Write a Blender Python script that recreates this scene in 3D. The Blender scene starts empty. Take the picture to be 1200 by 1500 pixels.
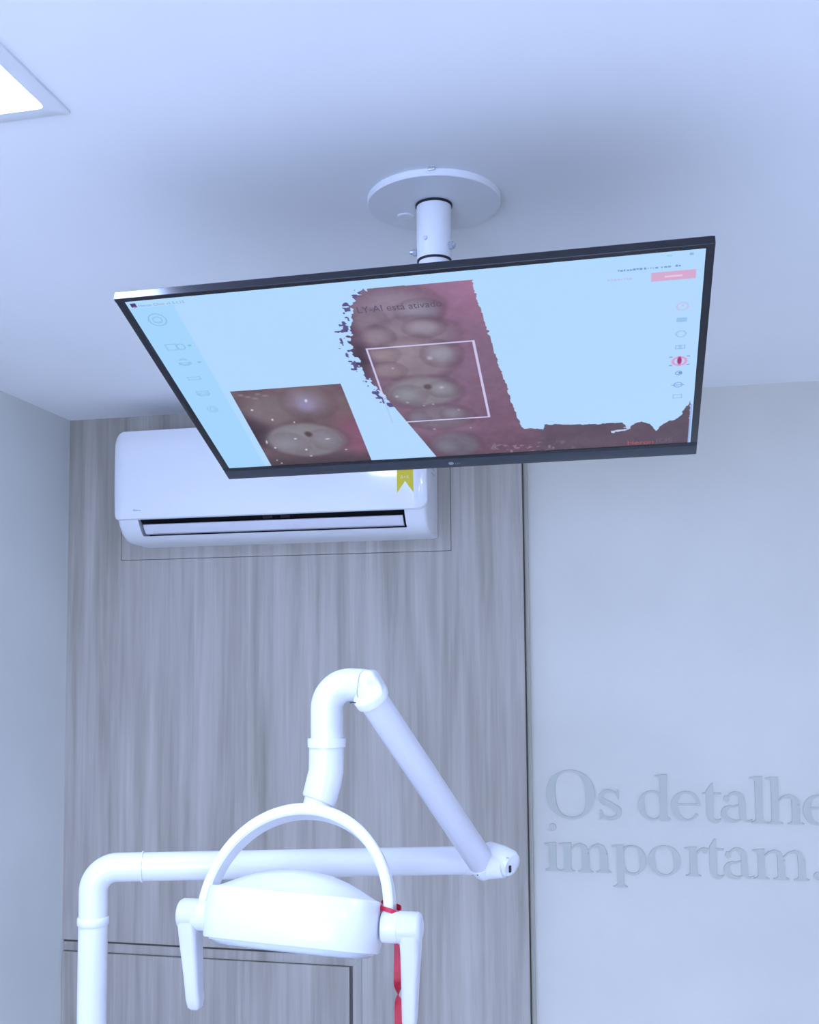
import bpy, bmesh, math, random
import numpy as np
from mathutils import Vector, Matrix, Euler

random.seed(7)
rng = np.random.RandomState(11)
S = bpy.context.scene
COL = S.collection
EYE = 1.85                      # camera height above the floor, metres
CEIL = 2.508

# ------------------------------------------------------------------ materials
def lin(c):
    c = np.asarray(c, float) / 255.0
    return np.where(c <= 0.04045, c / 12.92, ((c + 0.055) / 1.055) ** 2.4)

def mat(name, rgb, rough=0.5, spec=0.5, metal=0.0, coat=0.0, noise=0.0, nscale=8.0, bump=0.0, bscale=200.0):
    m = bpy.data.materials.new(name); m.use_nodes = True
    nt = m.node_tree; b = nt.nodes['Principled BSDF']
    b.inputs['Base Color'].default_value = (*rgb, 1)
    b.inputs['Roughness'].default_value = rough
    b.inputs['Specular IOR Level'].default_value = spec
    b.inputs['Metallic'].default_value = metal
    b.inputs['Coat Weight'].default_value = coat
    b.inputs['Coat Roughness'].default_value = 0.05
    tc = nt.nodes.new('ShaderNodeTexCoord')
    if noise > 0:
        n = nt.nodes.new('ShaderNodeTexNoise'); n.inputs['Scale'].default_value = nscale
        n.inputs['Detail'].default_value = 5
        nt.links.new(tc.outputs['Object'], n.inputs['Vector'])
        r = nt.nodes.new('ShaderNodeValToRGB')
        r.color_ramp.elements[0].position = 0.3; r.color_ramp.elements[1].position = 0.7
        r.color_ramp.elements[0].color = (*[c * (1 - noise) for c in rgb], 1)
        r.color_ramp.elements[1].color = (*[min(1, c * (1 + noise)) for c in rgb], 1)
        nt.links.new(n.outputs['Fac'], r.inputs['Fac'])
        nt.links.new(r.outputs['Color'], b.inputs['Base Color'])
    if bump > 0:
        n = nt.nodes.new('ShaderNodeTexNoise'); n.inputs['Scale'].default_value = bscale
        n.inputs['Detail'].default_value = 3
        nt.links.new(tc.outputs['Object'], n.inputs['Vector'])
        bp = nt.nodes.new('ShaderNodeBump'); bp.inputs['Strength'].default_value = bump
        bp.inputs['Distance'].default_value = 0.002
        nt.links.new(n.outputs['Fac'], bp.inputs['Height'])
        nt.links.new(bp.outputs['Normal'], b.inputs['Normal'])
    return m

def emit(name, rgb, strength):
    m = bpy.data.materials.new(name); m.use_nodes = True
    b = m.node_tree.nodes['Principled BSDF']
    b.inputs['Base Color'].default_value = (*[min(1, c) * 0.1 for c in rgb], 1)
    b.inputs['Emission Color'].default_value = (*rgb, 1)
    b.inputs['Emission Strength'].default_value = strength
    b.inputs['Roughness'].default_value = 0.35
    return m

def wood(name, light, mid, dark):
    """vertical grain: streaks stretched along z"""
    m = bpy.data.materials.new(name); m.use_nodes = True
    nt = m.node_tree; b = nt.nodes['Principled BSDF']
    b.inputs['Roughness'].default_value = 0.55
    b.inputs['Specular IOR Level'].default_value = 0.3
    tc = nt.nodes.new('ShaderNodeTexCoord')
    def streak(sx, sz, scale, detail, dist):
        mp = nt.nodes.new('ShaderNodeMapping')
        mp.inputs['Scale'].default_value = (sx, 1, sz)
        n = nt.nodes.new('ShaderNodeTexNoise'); n.inputs['Scale'].default_value = scale
        n.inputs['Detail'].default_value = detail; n.inputs['Roughness'].default_value = 0.62
        n.inputs['Distortion'].default_value = dist
        nt.links.new(tc.outputs['Object'], mp.inputs['Vector'])
        nt.links.new(mp.outputs['Vector'], n.inputs['Vector'])
        return n
    a = streak(1.0, 0.06, 17, 4, 0.45)      # broad bands
    c = streak(1.0, 0.03, 62, 4, 0.3)       # fine grain
    r = nt.nodes.new('ShaderNodeValToRGB'); e = r.color_ramp.elements
    e[0].position = 0.32; e[0].color = (*dark, 1)
    e[1].position = 0.68; e[1].color = (*light, 1)
    k = e.new(0.5); k.color = (*mid, 1)
    mx = nt.nodes.new('ShaderNodeMix'); mx.data_type = 'FLOAT'
    mx.inputs[0].default_value = 0.36
    nt.links.new(a.outputs['Fac'], mx.inputs[2]); nt.links.new(c.outputs['Fac'], mx.inputs[3])
    nt.links.new(mx.outputs[0], r.inputs['Fac'])
    nt.links.new(r.outputs['Color'], b.inputs['Base Color'])
    bp = nt.nodes.new('ShaderNodeBump'); bp.inputs['Strength'].default_value = 0.08
    bp.inputs['Distance'].default_value = 0.001
    nt.links.new(c.outputs['Fac'], bp.inputs['Height']); nt.links.new(bp.outputs['Normal'], b.inputs['Normal'])
    return m

M = {}
M['ceiling'] = mat('ceiling_paint', (.87, .87, .87), .85, .2, noise=.012, nscale=3, bump=.03, bscale=60)
M['wall_beige'] = mat('beige_wall_paint', (.64, .615, .55), .8, .25, noise=.03, nscale=4, bump=.06, bscale=90)
M['wall_left'] = mat('grey_wall_paint', (.70, .705, .665), .8, .25, noise=.03, nscale=4, bump=.06, bscale=90)
M['floor'] = mat('pale_floor', (.74, .73, .70), .4, .4, noise=.05, nscale=3)
M['wood'] = wood('greyed_oak', (.50, .46, .415), (.40, .36, .315), (.275, .25, .205))
M['groove'] = mat('dark_gap', (.13, .115, .10), .8, .1)
M['edge'] = mat('panel_edge_band', (.50, .47, .40), .7, .3)
M['letter'] = mat('letter_grey', (.50, .51, .45), .6, .3)
M['white'] = mat('white_enamel', (.735, .735, .75), .28, .5, coat=.35)
M['white2'] = mat('white_plastic', (.64, .63, .67), .35, .5)
M['acwhite'] = mat('gloss_white_plastic', (.79, .80, .81), .16, .5, coat=.5)
M['acbody'] = mat('satin_white_plastic', (.74, .745, .76), .4, .4)
M['plate'] = mat('white_metal_paint', (.78, .79, .80), .4, .4)
M['dark'] = mat('black_void', (.008, .009, .010), .7, .2)
M['bezel'] = mat('black_bezel', (.012, .012, .016), .22, .5)
M['chin'] = mat('charcoal_plastic', (.035, .042, .055), .35, .5)
M['rubber'] = mat('black_rubber', (.015, .015, .02), .6, .3)
M['steel'] = mat('zinc_steel', (.55, .57, .60), .3, .5, metal=.6)
M['yellow'] = mat('yellow_label', (.72, .58, .02), .45, .4)
M['cream'] = mat('cream_print', (.86, .80, .45), .5, .3)
M['greyprint'] = mat('grey_print', (.42, .45, .52), .5, .3)
M['red'] = mat('red_satin', (.52, .012, .035), .42, .5, noise=.25, nscale=60)
M['lens'] = mat('clear_lens', (.62, .66, .72), .08, .6, coat=.6)
M['seam'] = mat('grey_seam', (.30, .33, .40), .6, .3)
M['led'] = emit('led_diffuser', (.48, .61, 1.0), 62.0)

# ------------------------------------------------------------------ mesh helpers
def obj(name, verts, faces, m, parent=None, smooth=False, mats=None, fm=None, loc=None):
    me = bpy.data.meshes.new(name)
    me.from_pydata([tuple(v) for v in verts], [], faces)
    me.validate()
    for mm in (mats or [m]): me.materials.append(mm)
    if fm is not None:
        for p, i in zip(me.polygons, fm): p.material_index = i
    bm = bmesh.new(); bm.from_mesh(me); bmesh.ops.recalc_face_normals(bm, faces=bm.faces); bm.to_mesh(me); bm.free()
    if smooth:
        for p in me.polygons: p.use_smooth = True
        me.set_sharp_from_angle(angle=math.radians(smooth if smooth is not True else 40))
    o = bpy.data.objects.new(name, me); COL.objects.link(o)
    if parent is not None:
        o.parent = parent
    if loc is not None: o.location = loc
    return o

def thing(name, label, cat, loc, group=None):
    o = bpy.data.objects.new(name, None); COL.objects.link(o)
    o.location = loc; o.empty_display_size = .05
    o['label'] = label; o['category'] = cat
    if group: o['group'] = group
    return o

class MB:
    """collects shapes of one part; points are given in the parent's local frame"""
    def __init__(s): s.v = []; s.f = []; s.m = []
    def add(s, v, f, mi=0):
        n = len(s.v); s.v += [Vector(p) for p in v]
        s.f += [tuple(n + i for i in q) for q in f]; s.m += [mi] * len(f)
    def box(s, lo, hi, mi=0, bev=0.0, seg=2):
        bm = bmesh.new(); bmesh.ops.create_cube(bm, size=1)
        lo = Vector(lo); hi = Vector(hi)
        for v in bm.verts:
            v.co = Vector(((lo[i] + hi[i]) / 2 + v.co[i] * (hi[i] - lo[i])) for i in range(3))
        if bev > 0: bmesh.ops.bevel(bm, geom=bm.edges[:], offset=bev, segments=seg, profile=.5, affect='EDGES')
        s.bm(bm, mi)
    def bm(s, bm, mi=0, mx=None):
        bm.verts.index_update()
        s.add([(mx @ v.co) if mx else v.co.copy() for v in bm.verts], [[v.index for v in f.verts] for f in bm.faces], mi)
        bm.free()
    def tube(s, pts, radii, seg=32, mi=0, cap=True):
        pts = [Vector(p) for p in pts]
        if not hasattr(radii, '__len__'): radii = [radii] * len(pts)
        t0 = (pts[1] - pts[0]).normalized()
        ref = Vector((0, 0, 1)) if abs(t0.z) < .9 else Vector((1, 0, 0))
        nrm = t0.cross(ref).normalized()
        rings = []; prev = t0
        for i, p in enumerate(pts):
            if i == 0: t = t0
            elif i == len(pts) - 1: t = (pts[i] - pts[i - 1]).normalized()
            else: t = ((pts[i + 1] - pts[i]).normalized() + (pts[i] - pts[i - 1]).normalized()).normalized()
            q = prev.rotation_difference(t); nrm = (q @ nrm).normalized(); prev = t
            bn = t.cross(nrm)
            rings.append([p + radii[i] * (math.cos(a) * nrm + math.sin(a) * bn) for a in [2 * math.pi * k / seg for k in range(seg)]])
        s.loft(rings, cap, mi)
    def loft(s, rings, cap=True, mi=0):
        n = len(rings[0]); v = [p for r in rings for p in r]; f = []
        for i in range(len(rings) - 1):
            for k in range(n):
                f.append((i * n + k, i * n + (k + 1) % n, (i + 1) * n + (k + 1) % n, (i + 1) * n + k))
        if cap:
            f.append(tuple(range(n))[::-1]); f.append(tuple((len(rings) - 1) * n + k for k in range(n)))
        s.add(v, f, mi)
    def prism(s, poly, fn, d0, d1, mi=0):
        """poly = 2D outline; fn(a, b, d) -> 3D; extruded from d0 to d1 (concave outlines are triangulated)"""
        n = len(poly)
        from mathutils.geometry import tessellate_polygon
        tri = tessellate_polygon([[Vector((a, b, 0)) for a, b in poly]])
        v = [fn(a, b, d0) for a, b in poly] + [fn(a, b, d1) for a, b in poly]
        f = [tuple(t) for t in tri] + [tuple(n + i for i in t[::-1]) for t in tri]
        f += [(i, (i + 1) % n, n + (i + 1) % n, n + i) for i in range(n)]
        s.add(v, f, mi)
    def build(s, name, m, parent=None, smooth=False, off=None):
        mats = m if isinstance(m, (list, tuple)) else [m]
        v = s.v if off is None else [p - Vector(off) for p in s.v]
        return obj(name, v, s.f, None, parent, smooth, mats, s.m)

def lathe_pts(mb, prof, origin, axis, seg=48, mi=0):
    """prof: list of (r, h) along axis"""
    axis = Vector(axis).normalized(); ref = Vector((0, 0, 1)) if abs(axis.z) < .9 else Vector((1, 0, 0))
    a = axis.cross(ref).normalized(); b = axis.cross(a); o = Vector(origin)
    rings = [[o + axis * h + r * (math.cos(t) * a + math.sin(t) * b) for t in [2 * math.pi * k / seg for k in range(seg)]] for r, h in prof]
    mb.loft(rings, True, mi)

def arc(c, r, a0, a1, n, ex, ey):
    return [Vector(c) + r * (math.cos(a0 + (a1 - a0) * i / n) * Vector(ex) + math.sin(a0 + (a1 - a0) * i / n) * Vector(ey)) for i in range(n + 1)]

def structure(name, mb, m, smooth=False):
    o = mb.build(name, m, None, smooth); o['kind'] = 'structure'; return o

def text_mesh(txt, align='CENTER'):
    """2D text outline as (verts, faces) normalised: returns verts in em units"""
    cu = bpy.data.curves.new('t', 'FONT'); cu.body = txt; cu.size = 1; cu.align_x = 'LEFT'; cu.resolution_u = 3
    o = bpy.data.objects.new('t', cu); COL.objects.link(o)
    dg = bpy.context.evaluated_depsgraph_get(); dg.update()
    me = bpy.data.meshes.new_from_object(o.evaluated_get(dg))
    v = [(p.co.x, p.co.y) for p in me.vertices]; f = [tuple(p.vertices) for p in me.polygons]
    bpy.data.objects.remove(o); bpy.data.curves.remove(cu); bpy.data.meshes.remove(me)
    return v, f

# ------------------------------------------------------------------ the room
XL, XR = -1.455, 1.95
YF = -1.7
YB = 2.655                      # plane of the beige plaster wall
YP = 2.600                      # front face of the wood cladding
PX = -0.2437                    # right edge of the wood cladding
T = .12
b = MB(); b.box((XL - T, YF - T, -T), (XR + T, YB + T, 0)); structure('floor', b, M['floor'])
b = MB(); b.box((XL, YF, CEIL), (XR, YB, CEIL + T)); structure('ceiling', b, M['ceiling'])
b = MB(); b.box((XL - T, YF - T, 0), (XL, YB + T, CEIL + T)); structure('wall_left', b, M['wall_left'])
b = MB(); b.box((XR, YF - T, 0), (XR + T, YB + T, CEIL + T)); structure('wall_right', b, M['wall_beige'])
b = MB(); b.box((XL, YB, 0), (XR, YB + T, CEIL + T)); structure('wall_back', b, M['wall_beige'])
WX0, WX1, WZ0, WZ1 = -1.35, .45, .85, 2.25
b = MB()
b.box((XL, YF - T, 0), (WX0, YF, CEIL + T)); b.box((WX1, YF - T, 0), (XR, YF, CEIL + T))
b.box((WX0, YF - T, 0), (WX1, YF, WZ0)); b.box((WX0, YF - T, WZ1), (WX1, YF, CEIL + T))
structure('wall_front', b, M['wall_beige'])
b = MB()
for x in (WX0, (WX0 + WX1) / 2 - .025, WX1 - .05): b.box((x, YF - .09, WZ0), (x + .05, YF - .03, WZ1), bev=.004)
for z in (WZ0, WZ1 - .05): b.box((WX0, YF - .09, z), (WX1, YF - .03, z + .05), bev=.004)
structure('window_1', b, M['white2'])

# wood-grain cladding of the back wall, with the opening for the low door and the board behind the air conditioner
DZ = EYE - .711                 # top of the door opening
DX = -.651                      # right side of the door opening
AX0, AX1, AZ0 = -1.300, -.4200, EYE + .2755
g = .0014
AZ1 = EYE + .560
b = MB()
b.box((XL, YP + .009, 0), (PX, YB, CEIL), 1)                                        # dark backing seen in the gaps
b.box((XL, YP, DZ), (AX0 - g, YP + .01, CEIL)); b.box((AX0 - g, YP, AZ1 + g), (AX1 + g, YP + .01, CEIL))
b.box((AX1 + g, YP, AZ0 - g), (PX, YP + .01, CEIL))
b.box((AX0 - g, YP, DZ), (PX, YP + .01, AZ0 - g))
b.box((DX, YP, 0), (PX, YP + .01, DZ))
structure('wall_back_cladding', b, [M['wood'], M['groove']])
b = MB(); b.box((AX0, YP + .0006, AZ0), (AX1, YP + .0086, AZ1)); structure('trim_1', b, M['wood'])
b = MB(); b.box((PX + .0006, YP + .036, 0), (PX + .0095, YB, CEIL), bev=.0015); structure('trim_2', b, M['edge'])

door = thing('cabinet_door', 'flush wood-grain door with mitred frame set low in the wood-clad wall', 'door', (-1.06, YP, 0))
def loc(o): return Vector(o.location)
b = MB(); fw = .0225; zt = DZ - .0065
b.prism([(XL + .001, zt), (DX - .002, zt), (DX - .002 - fw, zt - fw), (XL + .001, zt - fw)], lambda a, c, d: Vector((a, d, c)), YP + .006, YP + .0088)
b.prism([(DX - .0022, zt - .0006), (DX - .0022, .0), (DX - .0022 - fw, .0), (DX - .0022 - fw, zt - fw - .0006)], lambda a, c, d: Vector((a, d, c)), YP + .006, YP + .0088)
b.build('door_frame', M['wood'], door, off=door.location)
b = MB(); b.box((XL + .001, YP - .001, .05), (DX - .0022 - fw - .0075, YP + .0085, zt - fw - .0016), bev=.0008)
b.build('door_leaf', M['wood'], door, off=door.location)

# ------------------------------------------------------------------ ceiling light panels
LIGHTS = [(-.633, 1.121, 'square recessed LED panel light glowing in the ceiling at upper left', True),
          (.98, .95, '', False), (-.633, -.35, '', False), (.98, -.35, '', False)]  # these three are unseen panels, added to light the room and its right side
LS = .30
for k, (x1, y1, lab, vis) in enumerate(LIGHTS):
    if not vis: lab = ['', 'added unseen square LED panel light in the ceiling nearest the lettered wall, towards the right wall', 'added unseen square LED panel light above the window, nearest the grey left wall', 'added unseen square LED panel light near the window wall, by the right wall'][k]
    L = thing('ceiling_light', lab, 'ceiling light', (x1 - LS / 2, y1 - LS / 2, CEIL), 'LED panels in the ceiling')
    def rr(h, r, z, n=8):
        p = []
        for cx, cy, a in ((h - r, h - r, 0), (-h + r, h - r, 90), (-h + r, -h + r, 180), (h - r, -h + r, 270)):
            for i in range(n + 1):
                t = math.radians(a + 90 * i / n); p.append(Vector((cx + r * math.cos(t), cy + r * math.sin(t), z)))
        return p
    fb = MB(); h = LS / 2
    rings = [rr(h, .0008, 0), rr(h, .0008, -.0035), rr(h - .003, .0008, -.005), rr(h - .021, .008, -.005), rr(h - .0225, .008, -.002)]
    n = len(rings[0]); fb.loft(rings, False)
    fb.build('frame', M['plate'], L, smooth=30)
    db = MB(); db.loft([rr(h - .0225, .008, -.0005), rr(h - .0225, .008, -.0028)], True)
    db.build('diffuser', M['led'], L)

# ------------------------------------------------------------------ raised serif letters on the beige wall
YL = YB
def wall(a, c, d): return Vector((a, YL - d, c))
class Glyph:
    def __init__(s): s.p = []
    def poly(s, pts): s.p.append(pts)
    def stroke(s, pts, w):
        """ribbon with a width for every point"""
        n = len(pts); L = []; R = []
        for i, (x, y) in enumerate(pts):
            x0, y0 = pts[max(0, i - 1)]; x1, y1 = pts[min(n - 1, i + 1)]
            d = math.hypot(x1 - x0, y1 - y0) or 1; nx, ny = -(y1 - y0) / d, (x1 - x0) / d
            L.append((x + nx * w[i] / 2, y + ny * w[i] / 2)); R.append((x - nx * w[i] / 2, y - ny * w[i] / 2))
        s.poly(L + R[::-1])
    def ring(s, cx, cy, rx, ry, thick, thin, tilt=0.0, n=48):
        out = []; inn = []
        for i in range(n + 1):
            t = 2 * math.pi * i / n
            w = thin + (thick - thin) * abs(math.cos(t - tilt)) ** 1.6
            ox, oy = cx + rx * math.cos(t), cy + ry * math.sin(t)
            out.append((ox, oy)); inn.append((cx + (rx - w) * math.cos(t), cy + (ry - (thin + .35 * (w - thin))) * math.sin(t)))
        half = n // 2
        s.poly(out[:half + 1] + inn[:half + 1][::-1]); s.poly(out[half:] + inn[half:][::-1])
    def disc(s, cx, cy, r, n=24): s.poly([(cx + r * math.cos(2 * math.pi * i / n), cy + r * math.sin(2 * math.pi * i / n)) for i in range(n)])
    def stem(s, x0, x1, y0, y1, foot=True, flag=True, fl=.010, fr=.009):
        t = .0035; w = .008
        if foot:
            s.poly([(x0, y1), (x0, y0 + w), (x0 - fl * .35, y0 + t * 1.2), (x0 - fl, y0 + t * .8), (x0 - fl, y0), (x1 + fr, y0), (x1 + fr, y0 + t * .8), (x1 + fr * .35, y0 + t * 1.2), (x1, y0 + w), (x1, y1)])
        else: s.poly([(x0, y0), (x1, y0), (x1, y1), (x0, y1)])
        if flag: s.poly([(x0 + .001, y1 - .012), (x0 - .0035, y1 - .0065), (x0 - .012, y1 - .005), (x0 - .012, y1 - .002), (x0 + .001, y1), (x1, y1 + .001), (x1, y1 - .004)])
def ell(cx, cy, rx, ry, a0, a1, n=16): return [(cx + rx * math.cos(math.radians(a0 + (a1 - a0) * i / n)), cy + ry * math.sin(math.radians(a0 + (a1 - a0) * i / n))) for i in range(n + 1)]
def vary(n, lo, hi, f): return [lo + (hi - lo) * f(i / (n - 1)) for i in range(n)]
bump_ = lambda t: math.sin(math.pi * t)
XH = .068
def g_O(x0, x1, b):
    G = Glyph(); G.ring((x0 + x1) / 2, b + .0565, (x1 - x0) / 2, .0588, .0215, .0045, .12); return G
def g_o(x0, x1, b):
    G = Glyph(); G.ring((x0 + x1) / 2, b + XH / 2, (x1 - x0) / 2, XH / 2 + .0015, .0165, .004, .12); return G
def g_s(x0, x1, b):
    G = Glyph(); w = x1 - x0; cx = (x0 + x1) / 2
    p = ell(cx - .001, b + XH * .745, w * .40, XH * .235, 20, 205, 14) + [(cx - .002, b + XH * .53), (cx + w * .18, b + XH * .43)] + ell(cx + .001, b + XH * .25, w * .43, XH * .235, 28, -165, 16)
    n = len(p); G.stroke(p, vary(n, .0035, .0125, lambda t: max(0, math.sin(math.pi * t)) ** 1.5))
    G.poly([(x1 - .005, b + XH + .001), (x1 - .0035, b + XH + .001), (x1 - .003, b + XH * .70), (x1 - .006, b + XH * .70), (x1 - .010, b + XH * .88)])
    G.poly([(x0 + .0005, b - .001), (x0 + .002, b - .001), (x0 + .010, b + .010), (x0 + .005, b + XH * .32), (x0 + .001, b + XH * .32)]); return G
def g_d(x0, sx0, sx1, b, asc):
    G = Glyph(); G.stem(sx0, sx1, b + .002, b + asc, foot=False)
    G.poly([(sx1 - .002, b + .010), (sx1 + .007, b + .004), (sx1 + .007, b + .001), (sx0 + .001, b - .002), (sx0 + .001, b + .012)])
    G.ring((x0 + sx1 - .001) / 2, b + XH / 2, (sx1 - .001 - x0) / 2, XH / 2 + .001, .0158, .0042, .12); return G
def g_e(x0, x1, b):
    G = Glyph(); cx = (x0 + x1) / 2; rx = (x1 - x0) / 2
    p = ell(cx, b + XH / 2, rx - .0055, XH / 2 - .0015, 2, 328, 36); n = len(p)
    G.stroke(p, [.004 + .0125 * max(0, math.cos(math.radians(2 + 326 * i / (n - 1) - 185))) ** 1.3 + .0045 * max(0, math.cos(math.radians(2 + 326 * i / (n - 1) - 15))) for i in range(n)])
    G.poly([(x0 + .012, b + XH * .52), (x1 - .004, b + XH * .52), (x1 - .003, b + XH * .585), (x0 + .012, b + XH * .585)]); return G
def g_t(sx0, sx1, b, x0, x1):
    G = Glyph(); top = b + .089
    G.poly([(sx0, b + .018), (sx1, b + .018), (sx1, top), (sx1 - .004, top), (sx0, b + XH + .003)])
    G.poly([(x0, b + XH - .001), (sx1 + (x1 - sx1), b + XH - .001), (x1, b + XH - .006), (x0, b + XH - .0055)])
    p = [(sx0 + (sx1 - sx0) / 2, b + .020), (sx0 + (sx1 - sx0) / 2 + .0005, b + .012)] + ell(sx1 + .005, b + .013, .0125, .0125, 200, 330, 10)
    n = len(p); G.stroke(p, vary(n, .0035, sx1 - sx0, lambda t: max(0, 1 - t * 1.15) ** .7)); return G
def g_a(x0, sx0, sx1, b, x1):
    G = Glyph()
    p = [(sx0 - .030, b + XH * .73), (sx0 - .0285, b + XH * .84)] + ell(sx0 - .0095, b + XH * .72, .0165, XH * .26, 150, 20, 12) + [((sx0 + sx1) / 2, b + XH * .55), ((sx0 + sx1) / 2, b + XH * .2), ((sx0 + sx1) / 2 + .002, b + .006)]
    n = len(p); W = [.011, .010] + vary(13, .005, sx1 - sx0 - .001, lambda t: t ** 1.4) + [sx1 - sx0] * 3
    G.stroke(p, W); G.disc(sx0 - .0285, b + XH * .76, .0065)
    p = [(sx0 + .004, b + XH * .60), (sx0 - .012, b + XH * .52)] + ell(sx0 - .012, b + .0195, sx0 - .012 - x0 - .0045, .0175, 110, 320, 16) + [(sx0 + .003, b + .014)]
    n = len(p); G.stroke(p, vary(n, .0035, .013, lambda t: math.sin(math.pi * min(1, t * 1.15)) ** 1.3 if t < .87 else 0))
    p = [(sx1 - .006, b + .010), (sx1 - .001, b + .0035), (sx1 + .005, b + .002), (x1, b + .006)]
    G.stroke(p, [.011, .006, .004, .003]); return G
def arch_(G, xa, xb0, xb1, b):
    """shoulder from a left stem edge xa over to a right stem xb0..xb1 and its foot"""
    G.stem(xb0, xb1, b, b + XH * .66, foot=True, flag=False)
    c = (xb0 + xb1) / 2; p = [(xa - .004, b + XH * .72), (xa + (c - xa) * .25, b + XH * .90), (xa + (c - xa) * .62, b + XH * .955), (xa + (c - xa) * .90, b + XH * .87), (c, b + XH * .65)]
    q = []
    for i in range(len(p) - 1):
        for k in range(4):
            t = k / 4; q.append((p[i][0] + (p[i + 1][0] - p[i][0]) * t, p[i][1] + (p[i + 1][1] - p[i][1]) * t))
    q.append(p[-1]); n = len(q); G.stroke(q, vary(n, .0035, xb1 - xb0, lambda t: t ** 1.8))
def g_l(sx0, sx1, b, asc):
    G = Glyph(); G.stem(sx0, sx1, b, b + asc); return G
def g_h(sx0, sx1, rx0, rx1, b, asc):
    G = Glyph(); G.stem(sx0, sx1, b, b + asc); arch_(G, sx1, rx0, rx1, b); return G
def g_i(sx0, sx1, b):
    G = Glyph(); G.stem(sx0, sx1, b, b + XH - .001); G.disc((sx0 + sx1) / 2 + .001, b + .104, .0082); return G
def g_m(s, b):
    G = Glyph(); G.stem(s[0], s[1], b, b + XH); arch_(G, s[1], s[2], s[3], b); arch_(G, s[3], s[4], s[5], b); return G
def g_p(sx0, sx1, x1, b):
    G = Glyph(); G.stem(sx0, sx1, b - .031, b + XH)
    G.ring((sx0 + .001 + x1) / 2, b + XH / 2 - .001, (x1 - sx0 - .001) / 2, XH / 2 + .0005, .0158, .0042, .12); return G
def g_r(sx0, sx1, x1, b):
    G = Glyph(); G.stem(sx0, sx1, b, b + XH)
    p = [(sx1 - .003, b + XH * .70), (sx1 + .005, b + XH * .87), (sx1 + .012, b + XH * .93), (x1 - .006, b + XH * .92)]
    G.stroke(p, [.0035, .005, .006, .011]); G.disc(x1 - .006, b + XH * .885, .0068); return G
def g_dot(cx, b):
    G = Glyph(); G.disc(cx, b + .0085, .0095); return G
B1, B2 = EYE - .376, EYE - .504
LET = [
 (g_O(-.201, -.0845, B1), 'O', 'large capital O opening the upper line of raised wall lettering'),
 (g_s(-.0755, -.0265, B1), 's', 'raised letter s right after the capital O on the beige wall'),
 (g_d(.0155, .0672, .0828, B1, .107), 'd', 'raised letter d starting the second word of the upper wall line'),
 (g_e(.0935, .1605, B1), 'e', 'raised letter e between the d and the t in the upper wall line'),
 (g_t(.1715, .188, B1, .163, .206), 't', 'raised letter t in the upper wall line, between e and a'),
 (g_a(.2055, .2455, .260, B1, .274), 'a', 'raised letter a in the upper wall line, just before the tall l'),
 (g_l(.2815, .2975, B1 - .001, .107), 'l', 'tall raised letter l in the upper wall line'),
 (g_h(.317, .333, .3615, .379, B1 - .002, .107), 'h', 'raised letter h, tall stem and arch, near the right end of the upper wall line'),
 (g_e(.3885, .456, B1 - .002), 'e', 'raised letter e at right after the h, cut by the picture edge'),
 (g_i(-.196, -.180, B2 + .002), 'i', 'raised letter i with its round dot, starting the lower wall line'),
 (g_m((-.161, -.1445, -.1185, -.1015, -.076, -.0585), B2 + .001), 'm', 'raised letter m right after the dotted i in the lower wall line'),
 (g_p(-.037, -.0215, .032, B2), 'p', 'raised letter p whose stem drops below the lower wall line'),
 (g_o(.0355, .1105, B2), 'o', 'small round letter o in the lower wall line, between p and r'),
 (g_r(.131, .147, .171, B2), 'r', 'raised letter r in the lower wall line, between o and t'),
 (g_t(.1755, .191, B2 - .001, .167, .208), 't', 'raised letter t in the lower wall line, between r and a'),
 (g_a(.2085, .246, .260, B2 - .001, .275), 'a', 'raised letter a in the lower wall line, between t and the last m'),
 (g_m((.283, .2985, .3265, .342, .371, .386), B2 - .001), 'm', 'last raised letter m in the lower wall line, before the full stop'),
 (g_dot(.4135, B2 + .002), '.', 'round raised full stop ending the lower wall line at the picture edge'),
]
for G, ch, lab in LET:
    xs = [p[0] for q in G.p for p in q]; zs = [p[1] for q in G.p for p in q]
    base = Vector((min(xs), YL, min(zs)))
    mb = MB()
    for i, q in enumerate(G.p):
        mb.prism([(a - base.x, c - base.z) for a, c in q], lambda a, c, d: Vector((a, -d, c)), 0.0, .0040 + .00004 * i)
    o = mb.build('wall_letter', M['letter']); o.location = base
    o['label'] = lab; o['category'] = 'letter'; o['group'] = 'raised serif letters on the beige wall'

# ------------------------------------------------------------------ air conditioner
AL, AR = -1.238, -.4525
ac = thing('air_conditioner', 'white split air conditioner mounted high on the wood-clad wall', 'air conditioner', ((AL + AR) / 2, YP, EYE + .305))
ao = loc(ac)
def acp(x, d, z): return Vector((x - ao.x, -d, z))          # d = distance out from the cladding, z above the unit's underside
full = [(0, .272), (.12, .274), (.150, .270), (.160, .258), (.163, .060), (.155, .043), (.138, .022), (.115, .007), (.090, .001), (.04, 0), (.0, .0)]
def side_ring(x, sc=1.0, dz=0.0):
    return [acp(x, d * sc, dz + (z - .136) * (1 - (1 - sc) * .5) + .136) for d, z in full]
mb = MB()
OL_, OR_ = -1.177, -.5035
# left cheek, right cheek: full profile, rounded towards their outer ends
def cheek(x_in, x_out):
    s = 1 if x_out > x_in else -1
    rings = [side_ring(x_in), side_ring(x_out - s * .016), side_ring(x_out - s * .007, .985), side_ring(x_out - s * .002, .955), side_ring(x_out, .90)]
    mb.loft(rings, True)
cheek(OL_, AL + .003); cheek(OR_, AR)
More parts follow.
